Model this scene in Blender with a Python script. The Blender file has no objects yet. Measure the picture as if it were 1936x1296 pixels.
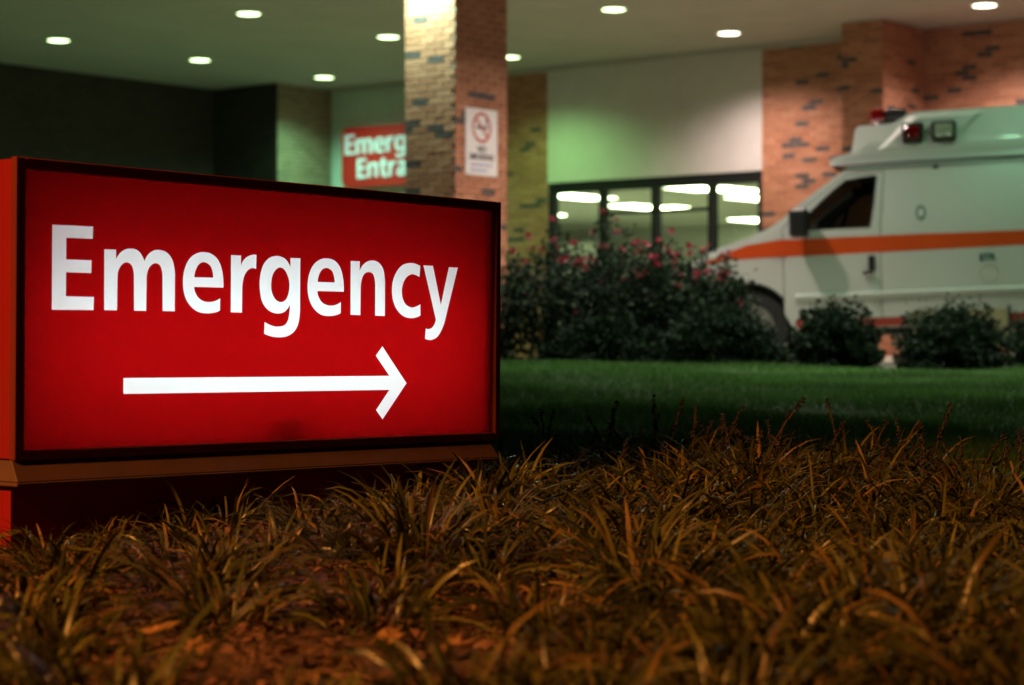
import bpy, bmesh, math, random
import numpy as np
from mathutils import Vector, Matrix
from mathutils.geometry import delaunay_2d_cdt

random.seed(7)
rng = np.random.default_rng(11)
SC = bpy.context.scene
COL = SC.collection
EYE = 0.25
AL = math.radians(38.95)
CA, SA = math.cos(AL), math.sin(AL)

# ------------------------------------------------------------------ camera
cam_data = bpy.data.cameras.new('camera')
cam = bpy.data.objects.new('camera', cam_data)
COL.objects.link(cam)
cam.location = (0, 0, EYE)
cam.rotation_euler = (math.radians(90), 0, 0)
cam_data.sensor_width = 36
cam_data.sensor_fit = 'HORIZONTAL'
cam_data.lens = 36 * 4000 / 1936
cam_data.clip_start = 0.05
cam_data.clip_end = 500
cam_data.dof.use_dof = True
cam_data.dof.focus_distance = 5.9
cam_data.dof.aperture_fstop = 3.3
cam_data.dof.aperture_blades = 9
SC.camera = cam

# ------------------------------------------------------------------ night sky and moon-dim sun
world = bpy.data.worlds.new('World')
SC.world = world
world.use_nodes = True
wn = world.node_tree.nodes
sky = wn.new('ShaderNodeTexSky')
sky.sky_type = 'NISHITA'
sky.sun_disc = False
sky.sun_elevation = math.radians(-4)
sky.sun_rotation = math.radians(150)
bg = wn['Background']
world.node_tree.links.new(sky.outputs['Color'], bg.inputs['Color'])
bg.inputs['Strength'].default_value = 0.02

SC.view_settings.view_transform = 'Standard'
SC.view_settings.look = 'None'
SC.view_settings.exposure = 0.0
SC.view_settings.gamma = 1.0
SC.view_settings.use_curve_mapping = False
SC.render.engine = 'CYCLES'
SC.cycles.use_denoising = True
SC.cycles.max_bounces = 6
SC.cycles.diffuse_bounces = 3
SC.cycles.glossy_bounces = 3
SC.cycles.transparent_max_bounces = 12
SC.cycles.sample_clamp_indirect = 6.0
SC.cycles.caustics_reflective = False
SC.cycles.caustics_refractive = False

CANOPY_POWER = 150.0
SODIUM_POWER = 6300.0
TUBE_POWER = 14.5

def uv(u, v):
    return (CA * u + SA * v, -SA * u + CA * v)

# ------------------------------------------------------------------ helpers
def tag(o, label=None, cat=None, group=None, kind=None):
    if label: o['label'] = label
    if cat: o['category'] = cat
    if group: o['group'] = group
    if kind: o['kind'] = kind
    return o

def empty(name, loc=(0, 0, 0), rz=0.0, parent=None):
    o = bpy.data.objects.new(name, None)
    COL.objects.link(o)
    o.location = loc
    o.rotation_euler = (0, 0, rz)
    o.empty_display_size = 0.1
    if parent: o.parent = parent
    return o

def new_mesh(name, verts, faces, mats=None, midx=None, smooth=False):
    me = bpy.data.meshes.new(name)
    me.from_pydata([tuple(map(float, v)) for v in verts], [], [tuple(map(int, f)) for f in faces])
    for m in (mats or []):
        me.materials.append(m)
    if midx is not None:
        me.polygons.foreach_set('material_index', np.asarray(midx, dtype=np.int32))
    if smooth:
        me.polygons.foreach_set('use_smooth', np.ones(len(me.polygons), dtype=bool))
    me.update()
    return me

def link(name, me, parent=None, loc=None, rot=None):
    o = bpy.data.objects.new(name, me)
    COL.objects.link(o)
    if parent: o.parent = parent
    if loc is not None: o.location = loc
    if rot is not None: o.rotation_euler = rot
    return o

def obj(name, verts, faces, mat, parent=None, smooth=False, loc=None, rot=None):
    return link(name, new_mesh(name, verts, faces, [mat] if mat else None, None, smooth), parent, loc, rot)

class MB:
    """collects shapes, then links them as one mesh object"""
    def __init__(s): s.v, s.f = [], []
    def add(s, v, f):
        o = len(s.v); s.v += [tuple(p) for p in v]; s.f += [tuple(i + o for i in q) for q in f]; return s
    def box(s, x0, x1, y0, y1, z0, z1):
        return s.add([(x0,y0,z0),(x1,y0,z0),(x1,y1,z0),(x0,y1,z0),(x0,y0,z1),(x1,y0,z1),(x1,y1,z1),(x0,y1,z1)],
                     [(0,3,2,1),(4,5,6,7),(0,1,5,4),(1,2,6,5),(2,3,7,6),(3,0,4,7)])
    def tube(s, pts, rad, n=8, cap=True):
        pts = [Vector(p) for p in pts]
        if not hasattr(rad, '__len__'): rad = [rad] * len(pts)
        V, F = [], []
        for i, p in enumerate(pts):
            d = (pts[min(i+1, len(pts)-1)] - pts[max(i-1, 0)]).normalized()
            a = d.cross(Vector((0.13, 0.31, 0.94)) if abs(d.z) < 0.9 else Vector((1, 0.1, 0))).normalized()
            b = d.cross(a)
            for k in range(n):
                t = 2 * math.pi * k / n
                V.append(p + (a * math.cos(t) + b * math.sin(t)) * rad[i])
        for i in range(len(pts) - 1):
            for k in range(n):
                F.append((i*n+k, i*n+(k+1) % n, (i+1)*n+(k+1) % n, (i+1)*n+k))
        if cap:
            F.append(tuple(range(n-1, -1, -1))); F.append(tuple((len(pts)-1)*n+k for k in range(n)))
        return s.add(V, F)
    def lathe(s, prof, n=24, axis='z', c=(0, 0, 0)):
        V, F = [], []
        for r, h in prof:
            for k in range(n):
                t = 2*math.pi*k/n
                x, y = r*math.cos(t), r*math.sin(t)
                p = (x, y, h) if axis == 'z' else ((x, h, y) if axis == 'y' else (h, x, y))
                V.append((p[0]+c[0], p[1]+c[1], p[2]+c[2]))
        for i in range(len(prof)-1):
            for k in range(n):
                F.append((i*n+k, i*n+(k+1) % n, (i+1)*n+(k+1) % n, (i+1)*n+k))
        return s.add(V, F)
    def build(s, name, mat, parent=None, smooth=False, loc=None, rot=None, bevel=0.0, seg=2):
        me = new_mesh(name, s.v, s.f, [mat], None, False)
        bm = bmesh.new(); bm.from_mesh(me)
        bmesh.ops.recalc_face_normals(bm, faces=bm.faces)
        if bevel:
            ed = [e for e in bm.edges if len(e.link_faces) == 2 and e.calc_face_angle(0) > 0.6]
            bmesh.ops.bevel(bm, geom=ed, offset=bevel, segments=seg, affect='EDGES', profile=0.5)
        bm.to_mesh(me); bm.free()
        if smooth:
            me.polygons.foreach_set('use_smooth', np.ones(len(me.polygons), dtype=bool))
            try: me.set_sharp_from_angle(angle=math.radians(40))
            except Exception: pass
        me.update()
        return link(name, me, parent, loc, rot)

def inside(poly, x, y):
    c = False; n = len(poly); j = n - 1
    for i in range(n):
        xi, yi = poly[i]; xj, yj = poly[j]
        if (yi > y) != (yj > y) and x < (xj - xi) * (y - yi) / (yj - yi) + xi: c = not c
        j = i
    return c

def fill(outer, holes=(), step=None):
    """constrained triangulation of outer loop minus holes -> 2D verts, tris"""
    vs, es = [], []
    for lp in [outer] + list(holes):
        o = len(vs); n = len(lp)
        vs += [Vector(p[:2]) for p in lp]; es += [(o+i, o+(i+1) % n) for i in range(n)]
    if step:
        xs = [p[0] for p in outer]; ys = [p[1] for p in outer]
        x = min(xs) + step / 2
        while x < max(xs):
            y = min(ys) + step / 2
            while y < max(ys):
                if inside(outer, x, y): vs.append(Vector((x, y)))
                y += step
            x += step
    V, E, F, _, _, _ = delaunay_2d_cdt(vs, es, [], 0, 1e-5)
    T = []
    for f in F:
        cx = sum(V[i][0] for i in f) / len(f); cy = sum(V[i][1] for i in f) / len(f)
        if inside(outer, cx, cy) and not any(inside(h, cx, cy) for h in holes): T.append(tuple(f))
    return [(p[0], p[1]) for p in V], T

def curve(loop, n=5):
    """smooth a traced outline: flag 1 = corner, 2 = end of a straight run"""
    out = []; N = len(loop)
    P = [np.array(p[:2], float) for p in loop]; fl = [p[2] if len(p) > 2 else 0 for p in loop]
    for i in range(N):
        j = (i + 1) % N; a, b = P[i], P[j]
        out.append(tuple(a))
        if fl[i] and fl[j]: continue
        L = np.linalg.norm(b - a)
        def tan(k, other):
            p, q = P[(k-1) % N], P[(k+1) % N]
            if fl[k] == 1: return None
            if fl[k] == 2:
                d = (P[k] - p) if fl[(k-1) % N] else (q - P[k])
            else:
                d = q - p
            return d / (np.linalg.norm(d) + 1e-9) * L
        ta, tb = tan(i, j), tan(j, i)
        if ta is None: ta = 2*(b - a) - tb if tb is not None else b - a
        if tb is None: tb = 2*(b - a) - ta
        for s in range(1, n):
            t = s / n
            out.append(tuple((2*t**3-3*t**2+1)*a + (t**3-2*t**2+t)*ta + (-2*t**3+3*t**2)*b + (t**3-t**2)*tb))
    return out

# ------------------------------------------------------------------ materials
def mat(name, col, rough=0.6, metal=0.0, var=0.12, scale=6.0, bump=0.0, bscale=80.0, spec=0.5, trans=0.0,
        attr=None, coat=0.0, detail=6.0, dirt=0.0):
    m = bpy.data.materials.new(name); m.use_nodes = True
    nt = m.node_tree; N = nt.nodes; L = nt.links
    b = N['Principled BSDF']; outn = N['Material Output']
    tc = N.new('ShaderNodeTexCoord')
    b.inputs['Roughness'].default_value = rough
    b.inputs['Metallic'].default_value = metal
    b.inputs['Specular IOR Level'].default_value = spec
    b.inputs['Coat Weight'].default_value = coat
    noise = N.new('ShaderNodeTexNoise'); noise.inputs['Scale'].default_value = scale
    noise.inputs['Detail'].default_value = detail
    L.new(tc.outputs['Object'], noise.inputs['Vector'])
    mr = N.new('ShaderNodeMapRange')
    mr.inputs['From Min'].default_value = 0.25; mr.inputs['From Max'].default_value = 0.75
    mr.inputs['To Min'].default_value = 1 - var; mr.inputs['To Max'].default_value = 1 + var
    L.new(noise.outputs['Fac'], mr.inputs['Value'])
    mul = N.new('ShaderNodeMix'); mul.data_type = 'RGBA'; mul.blend_type = 'MULTIPLY'
    mul.inputs[0].default_value = 1.0
    if attr:
        at = N.new('ShaderNodeAttribute'); at.attribute_name = attr
        L.new(at.outputs['Color'], mul.inputs[6])
    else:
        mul.inputs[6].default_value = (*col, 1)
    comb = N.new('ShaderNodeCombineColor')
    for k in range(3): L.new(mr.outputs['Result'], comb.inputs[k])
    L.new(comb.outputs['Color'], mul.inputs[7])
    colout = mul.outputs[2]
    if dirt:
        n2 = N.new('ShaderNodeTexNoise'); n2.inputs['Scale'].default_value = scale * 0.6; n2.inputs['Detail'].default_value = 8
        L.new(tc.outputs['Object'], n2.inputs['Vector'])
        r2 = N.new('ShaderNodeMapRange'); r2.inputs['From Min'].default_value = 0.5; r2.inputs['From Max'].default_value = 0.72
        r2.inputs['To Max'].default_value = dirt
        L.new(n2.outputs['Fac'], r2.inputs['Value'])
        mx = N.new('ShaderNodeMix'); mx.data_type = 'RGBA'
        L.new(r2.outputs['Result'], mx.inputs[0]); L.new(colout, mx.inputs[6]); mx.inputs[7].default_value = (0.05, 0.04, 0.03, 1)
        colout = mx.outputs[2]
    L.new(colout, b.inputs['Base Color'])
    if bump:
        nb = N.new('ShaderNodeTexNoise'); nb.inputs['Scale'].default_value = bscale; nb.inputs['Detail'].default_value = 5
        L.new(tc.outputs['Object'], nb.inputs['Vector'])
        bp = N.new('ShaderNodeBump'); bp.inputs['Strength'].default_value = bump; bp.inputs['Distance'].default_value = 0.01
        L.new(nb.outputs['Fac'], bp.inputs['Height']); L.new(bp.outputs['Normal'], b.inputs['Normal'])
    if trans:
        tr = N.new('ShaderNodeBsdfTranslucent'); L.new(colout, tr.inputs['Color'])
        mx = N.new('ShaderNodeMixShader'); mx.inputs[0].default_value = trans
        L.new(b.outputs[0], mx.inputs[1]); L.new(tr.outputs[0], mx.inputs[2]); L.new(mx.outputs[0], outn.inputs['Surface'])
    return m

def emit(name, col, strength, sample=True):
    m = bpy.data.materials.new(name); m.use_nodes = True
    b = m.node_tree.nodes['Principled BSDF']
    b.inputs['Base Color'].default_value = (*[min(c, 0.9) for c in col], 1)
    b.inputs['Emission Color'].default_value = (*col, 1)
    b.inputs['Emission Strength'].default_value = strength
    if not sample: m.cycles.emission_sampling = 'NONE'
    return m

def sheet_translucent(name, col, gloss=0.04, rough=0.25, var=0.0):
    m = bpy.data.materials.new(name); m.use_nodes = True
    nt = m.node_tree; N = nt.nodes; L = nt.links
    N.remove(N['Principled BSDF'])
    tr = N.new('ShaderNodeBsdfTranslucent'); df = N.new('ShaderNodeBsdfDiffuse'); gl = N.new('ShaderNodeBsdfGlossy')
    tr.inputs['Color'].default_value = (*col, 1); df.inputs['Color'].default_value = (*[c * 0.5 for c in col], 1)
    gl.inputs['Roughness'].default_value = rough
    if var:
        tc = N.new('ShaderNodeTexCoord'); no = N.new('ShaderNodeTexNoise'); no.inputs['Scale'].default_value = 14
        no.inputs['Detail'].default_value = 8
        L.new(tc.outputs['Object'], no.inputs['Vector'])
        mr = N.new('ShaderNodeMapRange'); mr.inputs['From Min'].default_value = .3; mr.inputs['From Max'].default_value = .7
        mr.inputs['To Min'].default_value = 1 - var; mr.inputs['To Max'].default_value = 1
        L.new(no.outputs['Fac'], mr.inputs['Value'])
        cc = N.new('ShaderNodeVectorMath'); cc.operation = 'SCALE'; cc.inputs[0].default_value = col
        L.new(mr.outputs['Result'], cc.inputs['Scale']); L.new(cc.outputs[0], tr.inputs['Color'])
    m1 = N.new('ShaderNodeMixShader'); m1.inputs[0].default_value = 0.8
    L.new(df.outputs[0], m1.inputs[1]); L.new(tr.outputs[0], m1.inputs[2])
    fr = N.new('ShaderNodeFresnel'); fr.inputs['IOR'].default_value = 1.35
    m2 = N.new('ShaderNodeMixShader'); L.new(fr.outputs[0], m2.inputs[0])
    L.new(m1.outputs[0], m2.inputs[1]); L.new(gl.outputs[0], m2.inputs[2])
    L.new(m2.outputs[0], N['Material Output'].inputs['Surface'])
    return m

def thin_glass(name, tint=(0.9, 0.95, 0.92), ior=1.45):
    m = bpy.data.materials.new(name); m.use_nodes = True
    nt = m.node_tree; N = nt.nodes; L = nt.links
    N.remove(N['Principled BSDF'])
    tp = N.new('ShaderNodeBsdfTransparent'); tp.inputs['Color'].default_value = (*tint, 1)
    gl = N.new('ShaderNodeBsdfGlossy'); gl.inputs['Roughness'].default_value = 0.02
    fr = N.new('ShaderNodeFresnel'); fr.inputs['IOR'].default_value = ior
    mx = N.new('ShaderNodeMixShader'); L.new(fr.outputs[0], mx.inputs[0]); L.new(tp.outputs[0], mx.inputs[1]); L.new(gl.outputs[0], mx.inputs[2])
    L.new(mx.outputs[0], N['Material Output'].inputs['Surface'])
    return m

M = {}
M['brick'] = [mat('brick_salmon', (0.41, 0.170, 0.090), 0.85, var=0.25, scale=30, bump=0.3),
              mat('brick_light', (0.46, 0.205, 0.115), 0.85, var=0.25, scale=30, bump=0.3),
              mat('brick_deep', (0.355, 0.14, 0.075), 0.85, var=0.25, scale=30, bump=0.3),
              mat('brick_dark', (0.085, 0.062, 0.058), 0.7, var=0.3, scale=30, bump=0.3)]
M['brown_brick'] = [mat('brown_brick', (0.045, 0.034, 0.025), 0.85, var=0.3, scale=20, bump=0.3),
                    mat('shade_toned_brick_b', (0.036, 0.028, 0.022), 0.85, var=0.3, scale=20, bump=0.3)]  # unlit look of the left walls put into very dark brick
M['tan_brick'] = [mat('tan_brick', (0.25, 0.19, 0.11), 0.85, var=0.3, scale=20, bump=0.3),
                  mat('tan_brick_b', (0.20, 0.155, 0.09), 0.85, var=0.3, scale=20, bump=0.3)]
M['mortar'] = mat('mortar', (0.42, 0.36, 0.29), 0.95, var=0.2, scale=20, bump=0.3)
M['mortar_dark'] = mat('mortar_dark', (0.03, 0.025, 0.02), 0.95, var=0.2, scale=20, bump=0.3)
M['stucco'] = mat('stucco', (0.57, 0.53, 0.50), 0.9, var=0.06, scale=3, bump=0.25, bscale=150)
M['stucco_pale'] = mat('stucco_pale', (0.55, 0.60, 0.54), 0.9, var=0.06, scale=3, bump=0.25, bscale=150)
M['ceiling'] = mat('ceiling_plaster', (0.42, 0.39, 0.34), 0.95, var=0.07, scale=1.5, bump=0.25, bscale=120)
M['concrete'] = mat('concrete', (0.33, 0.29, 0.245), 0.9, var=0.2, scale=2.5, bump=0.3, bscale=60)
M['black_metal'] = mat('black_metal', (0.02, 0.02, 0.022), 0.4, metal=0.4, var=0.1)
M['trim_white'] = mat('trim_white', (0.7, 0.7, 0.68), 0.5)
M['glass'] = thin_glass('window_glass')
M['room_wall'] = mat('room_wall', (0.80, 0.82, 0.72), 0.8, var=0.04)
M['room_floor'] = mat('room_floor', (0.62, 0.62, 0.54), 0.4)
M['wood'] = mat('door_wood', (0.24, 0.17, 0.09), 0.5, var=0.25)
M['red_paint'] = mat('red_paint', (0.30, 0.008, 0.010), 0.55, var=0.08, scale=5, bump=0.05, bscale=120, spec=0.3, dirt=0.25)
M['dark_red_metal'] = mat('dark_red_metal', (0.20, 0.028, 0.020), 0.38, var=0.1, scale=5, spec=0.5, dirt=0.25)
M['band'] = mat('band_metal', (0.14, 0.065, 0.048), 0.6, var=0.15, scale=9, dirt=0.35)
M['cab_inside'] = mat('cabinet_inside', (0.40, 0.40, 0.38), 0.8)
M['white_print'] = mat('white_print', (0.72, 0.70, 0.70), 0.5, var=0.05)
M['red_print'] = mat('red_print', (0.50, 0.06, 0.03), 0.5, var=0.05)
M['black_print'] = mat('black_print', (0.03, 0.03, 0.03), 0.5)
M['blue_print'] = mat('blue_print', (0.30, 0.33, 0.50), 0.5)
M['mulch'] = mat('mulch', (0.095, 0.046, 0.034), 0.95, var=0.6, scale=22, bump=1.0, bscale=45)
M['lawn_soil'] = mat('lawn_soil', (0.030, 0.055, 0.018), 0.95, var=0.35, scale=3, bump=0.8, bscale=50)
M['bed_soil'] = mat('bed_soil', (0.045, 0.035, 0.027), 0.95, var=0.5, scale=20, bump=0.8, bscale=40)
M['blade'] = mat('liriope_leaf', (0, 0, 0), 0.32, var=0.22, scale=25, attr='Col', trans=0.16, spec=0.38)
M['lawn_blade'] = mat('lawn_leaf', (0, 0, 0), 0.55, var=0.25, scale=1.4, attr='Col', trans=0.25)
M['litter'] = mat('leaf_litter', (0, 0, 0), 0.8, var=0.3, scale=40, attr='Col')
M['leaf'] = mat('shrub_leaf', (0, 0, 0), 0.68, var=0.25, scale=6, attr='Col', trans=0.18, spec=0.22)
M['stem'] = mat('stem_bark', (0.055, 0.045, 0.03), 0.85, var=0.3, scale=30)
M['petal'] = mat('rose_petal', (0.50, 0.07, 0.12), 0.6, var=0.3, scale=40, trans=0.25)
M['berry'] = mat('dark_berry', (0.02, 0.016, 0.02), 0.35, var=0.3)
M['spike'] = mat('spike_stem', (0.085, 0.05, 0.03), 0.7, var=0.3, scale=40)
M['van_white'] = mat('van_white_paint', (0.56, 0.565, 0.55), 0.25, var=0.03, scale=1.5, coat=0.4)
M['van_orange'] = mat('van_orange_stripe', (0.66, 0.075, 0.012), 0.35, var=0.06, scale=3)
M['van_red'] = mat('van_red_stripe', (0.33, 0.035, 0.02), 0.5, var=0.15, scale=5)
M['rubber'] = mat('rubber', (0.012, 0.012, 0.012), 0.75, var=0.2)
M['black_plastic'] = mat('black_plastic', (0.012, 0.012, 0.013), 0.45)
M['chrome'] = mat('chrome', (0.7, 0.7, 0.7), 0.18, metal=1.0)
M['van_glass'] = thin_glass('van_glass', (0.20, 0.22, 0.20), 1.5)
M['red_lens'] = mat('red_lens', (0.14, 0.003, 0.004), 0.08, var=0.05, coat=1.0)
M['clear_lens'] = mat('clear_lens', (0.34, 0.36, 0.28), 0.12, var=0.1, coat=1.0)
M['seat'] = mat('seat_fabric', (0.05, 0.05, 0.055), 0.9)
M['tan_panel'] = mat('tan_panel', (0.36, 0.29, 0.17), 0.6, var=0.1)
M['teal_print'] = mat('teal_print', (0.02, 0.12, 0.10), 0.5)
M['lamp_green'] = emit('lamp_lens_green', (0.72, 1.0, 0.50), 6.0, False)
M['lamp_warm'] = emit('lamp_lens_warm', (1.0, 0.97, 0.74), 6.0, False)
M['panel_light'] = emit('ceiling_panel_light', (0.84, 1.0, 0.62), 13.0)
M['sodium_lens'] = emit('sodium_lens', (1.0, 0.45, 0.10), 20.0, False)
M['galv'] = mat('galvanised', (0.35, 0.35, 0.34), 0.5, metal=0.7)
M['sign_red'] = sheet_translucent('sign_red_acrylic', (0.148, 0.0009, 0.0013), var=0.03)
M['sign_white'] = sheet_translucent('sign_white_acrylic', (0.74, 0.94, 0.99), var=0.02)
M['wall_sign_red'] = emit('wall_sign_red', (0.40, 0.016, 0.010), 0.24)
M['wall_sign_white'] = emit('wall_sign_white', (0.60, 0.64, 0.68), 0.25)

# outlines of the sign lettering, metres in the plane of the sign (third value 1 = corner, 2 = end of a straight)
GLYPHS = {
    'E': [[(0.1182,0.2848,1),(0.2431,0.2864,1),(0.2422,0.2565,1),(0.1607,0.2549,1),(0.1607,0.2028,1),(0.2394,0.2033,1),(0.2385,0.1721,1),(0.1607,0.1717,1),(0.1607,0.1136,1),(0.2472,0.1138,1),(0.2463,0.0816,1),(0.1182,0.08,1)]],
    'm': [[(0.279,0.2323,1),(0.3165,0.233,1),(0.3169,0.2089,1),(0.3283,0.2237),(0.3431,0.2334),(0.3613,0.2375),(0.3814,0.2357),(0.3964,0.2268),(0.4093,0.2076,1),(0.4188,0.2228),(0.4353,0.2344),(0.4549,0.2382),(0.4812,0.2336),(0.5011,0.2161),(0.5099,0.1897),(0.5113,0.1696,2),(0.5113,0.084,1),(0.4702,0.0838,1),(0.4693,0.17,2),(0.4667,0.1882),(0.4592,0.2002),(0.444,0.2039),(0.4287,0.1967),(0.4192,0.1815),(0.4166,0.1633,2),(0.4158,0.0831,1),(0.3758,0.0829,1),(0.3749,0.1669,2),(0.372,0.1865),(0.3643,0.1983),(0.3503,0.2027),(0.3346,0.1956),(0.3241,0.1799),(0.3216,0.1603,2),(0.3207,0.0825,1),(0.2802,0.0823,1)]],
    'e': [[(0.6792,0.149,1),(0.5772,0.1481,1),(0.5808,0.1347),(0.5931,0.1198),(0.6113,0.1118),(0.632,0.1106),(0.6513,0.1137),(0.668,0.1206,1),(0.668,0.0892,1),(0.6481,0.083),(0.6182,0.0807),(0.5863,0.0858),(0.5591,0.1038),(0.5434,0.1287),(0.5385,0.1604),(0.5434,0.1908),(0.5591,0.2183),(0.5817,0.2334),(0.609,0.239),(0.6389,0.2344),(0.662,0.2183),(0.6759,0.1886)],[(0.5772,0.1731,1),(0.643,0.1739,1),(0.6402,0.1908),(0.632,0.2052),(0.6104,0.2132),(0.5922,0.2061),(0.5817,0.1905)]],
    'r': [[(0.7063,0.2351,1),(0.7421,0.2353,1),(0.7421,0.2097,1),(0.754,0.226),(0.7696,0.2353),(0.7853,0.2393),(0.7984,0.2391,1),(0.7973,0.2018,1),(0.7826,0.2036),(0.767,0.1974),(0.754,0.1818),(0.7478,0.1571),(0.7473,0.1345,2),(0.7468,0.0851,1),(0.7063,0.0851,1)]],
    'g': [[(0.9632,0.2368,1),(0.926,0.2365,1),(0.9255,0.2118,1),(0.913,0.2275),(0.8968,0.2365),(0.8726,0.2398),(0.8432,0.2317),(0.8221,0.2107),(0.8115,0.178),(0.8115,0.1476),(0.8194,0.1173),(0.8379,0.0968),(0.8619,0.087),(0.886,0.0855),(0.9076,0.0925),(0.9249,0.1102,1),(0.9228,0.0889),(0.9173,0.0676),(0.9049,0.0547),(0.8806,0.0501),(0.8566,0.0524),(0.83,0.0619,1),(0.8284,0.0307,1),(0.8539,0.0237),(0.8833,0.0213),(0.913,0.0243),(0.9402,0.037),(0.9566,0.0585),(0.9626,0.0897),(0.9632,0.113,2)],[(0.8871,0.2092),(0.9049,0.2022),(0.9184,0.1814),(0.9222,0.1622),(0.9184,0.139),(0.9076,0.1221),(0.8887,0.1163),(0.8699,0.1231),(0.8566,0.1412),(0.8534,0.1621),(0.8576,0.1852),(0.8699,0.2021)]],
    'e2': [[(1.1351,0.1506,1),(1.0308,0.1498,1),(1.0341,0.1361),(1.0465,0.1207),(1.065,0.1129),(1.0849,0.111),(1.1048,0.1138),(1.1231,0.1217,1),(1.1231,0.0912,1),(1.1019,0.0845),(1.0735,0.082),(1.0425,0.0861),(1.0146,0.1032),(0.9979,0.1274),(0.9918,0.1584),(0.9968,0.1917),(1.0129,0.2196),(1.0369,0.2354),(1.0639,0.2408),(1.0962,0.2361),(1.119,0.2188),(1.1317,0.1883)],[(1.0308,0.1748,1),(1.0985,0.1753,1),(1.0951,0.193),(1.086,0.2077),(1.065,0.2145),(1.0465,0.2079),(1.0353,0.1922)]],
    'n': [[(1.1622,0.2375,1),(1.1989,0.2377,1),(1.1989,0.2104,1),(1.2088,0.2248),(1.2265,0.2367),(1.2501,0.2421),(1.2769,0.2374),(1.296,0.2199),(1.3038,0.1897),(1.3044,0.1654,2),(1.3044,0.0862,1),(1.2637,0.0866,1),(1.2637,0.1682,2),(1.2614,0.1884),(1.2531,0.2042),(1.2353,0.2085),(1.2176,0.2023),(1.2071,0.1847),(1.2036,0.1605,2),(1.203,0.0867,1),(1.1628,0.0872,1)]],
    'c': [[(1.4557,0.2338,1),(1.452,0.2018,1),(1.4352,0.2071),(1.4166,0.2085),(1.395,0.1987),(1.3809,0.1798),(1.376,0.1592),(1.3815,0.1355),(1.3962,0.1195),(1.4197,0.113),(1.4383,0.1163),(1.4564,0.1229,1),(1.4576,0.091,1),(1.4383,0.0844),(1.4135,0.082),(1.3827,0.0876),(1.3552,0.1055),(1.3388,0.1317),(1.334,0.1601),(1.3388,0.1888),(1.3552,0.2159),(1.3796,0.2343),(1.4092,0.2408),(1.4321,0.24)]],
    'y': [[(1.4689,0.2364,1),(1.5111,0.2363,1),(1.5474,0.1236,1),(1.5827,0.2355,1),(1.6229,0.2349,1),(1.5666,0.0783,2),(1.5519,0.0508),(1.5327,0.0297),(1.5073,0.0202),(1.4915,0.0205),(1.4777,0.0229,1),(1.4808,0.0536,1),(1.4928,0.0517),(1.5073,0.0552),(1.5181,0.065),(1.5257,0.0797,1)]],
    'arrow': [[(0.3431,-0.0855,1),(1.3248,-0.0837,1),(1.2675,-0.0264,1),(1.2949,-0.0001,1),(1.3982,-0.1053,1),(1.2972,-0.2071,1),(1.2699,-0.1804,1),(1.3254,-0.1238,1),(0.3431,-0.125,1)]],
}

# ------------------------------------------------------------------ ground
GY = np.array([-30, 2.0, 4.0, 5.2, 6.6, 8.0, 10., 13., 15.6, 17.0, 18.2, 60.])
GZ = np.array([-.34, -.31, -.295, -.28, -.275, -.225, -.14, -.02, .045, .05, .02, .02])
_k = np.linspace(-30, 60, 1801); _h = np.interp(_k, GY, GZ)
_h = np.convolve(np.pad(_h, 12, mode='edge'), np.ones(25) / 25, mode='valid')
def ground_z(X, Y):
    X = np.asarray(X, float); Y = np.asarray(Y, float)
    z = np.interp(Y, _k, _h)
    fade = np.clip((17.5 - Y) / 2, 0, 1)
    z = z + fade * (0.02*np.sin(X*1.3+0.6)*np.sin(Y*0.9) + 0.012*np.sin(X*3.1+Y*1.7))
    z = z + 0.035 * np.exp(-((X+0.3)/1.6)**2) * np.clip((Y-11)/4, 0, 1) * np.clip((18.0-Y)/1.5, 0, 1)
    return z
def drive_z(X, Y):
    return 0.035 * np.clip(np.asarray(X, float) - 2.27, -1.0, 6.0)

def sheet(name, xs, ys, zf, m, dz=0.0, mask=None):
    X, Y = np.meshgrid(xs, ys); Z = zf(X, Y) + dz
    V = np.stack([X.ravel(), Y.ravel(), Z.ravel()], 1); nx = len(xs); F = []
    for j in range(len(ys)-1):
        for i in range(nx-1):
            if mask is None or mask((xs[i]+xs[i+1])/2, (ys[j]+ys[j+1])/2):
                F.append((j*nx+i, j*nx+i+1, (j+1)*nx+i+1, (j+1)*nx+i))
    return tag(obj(name, V, F, m, smooth=True), kind='structure')

sheet('lawn', np.linspace(-60, 60, 121), np.concatenate([np.linspace(-30, 2, 17)[:-1], np.linspace(2, 18.0, 81)]), ground_z, M['lawn_soil'])
sheet('driveway', np.linspace(-60, 60, 161), np.linspace(17.9, 75, 60), lambda X, Y: drive_z(X, Y), M['concrete'])
def bed_edge(X): return 7.75 - 0.62*np.clip(X, -2, 4) + 0.12*np.sin(2.2*X)
sheet('planting_bed', np.linspace(-6, 5, 111), np.linspace(0.5, 8.6, 82), lambda X, Y: ground_z(X, Y) + 0.018*np.sin(9*X+2*Y)*np.sin(8*Y-X) + 0.01*np.sin(23*X)*np.sin(19*Y),
      M['mulch'], 0.028, lambda x, y: y < bed_edge(x))
sheet('shrub_bed', np.linspace(-6, 8, 71), np.linspace(15.9, 17.85, 14), ground_z, M['bed_soil'], 0.012)
# kerb along the drive
kb = MB()
xs = np.linspace(-60, 60, 61)
for a, b in zip(xs[:-1], xs[1:]):
    za, zb = float(drive_z(a, 0)), float(drive_z(b, 0))
    kb.add([(a,17.86,za-.2),(b,17.86,zb-.2),(b,18.02,zb-.2),(a,18.02,za-.2),(a,17.86,za+.05),(b,17.86,zb+.05),(b,18.02,zb+.05),(a,18.02,za+.05)],
           [(4,5,6,7),(0,1,5,4),(2,3,7,6)])
tag(kb.build('kerb', M['concrete']), kind='structure')

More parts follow.
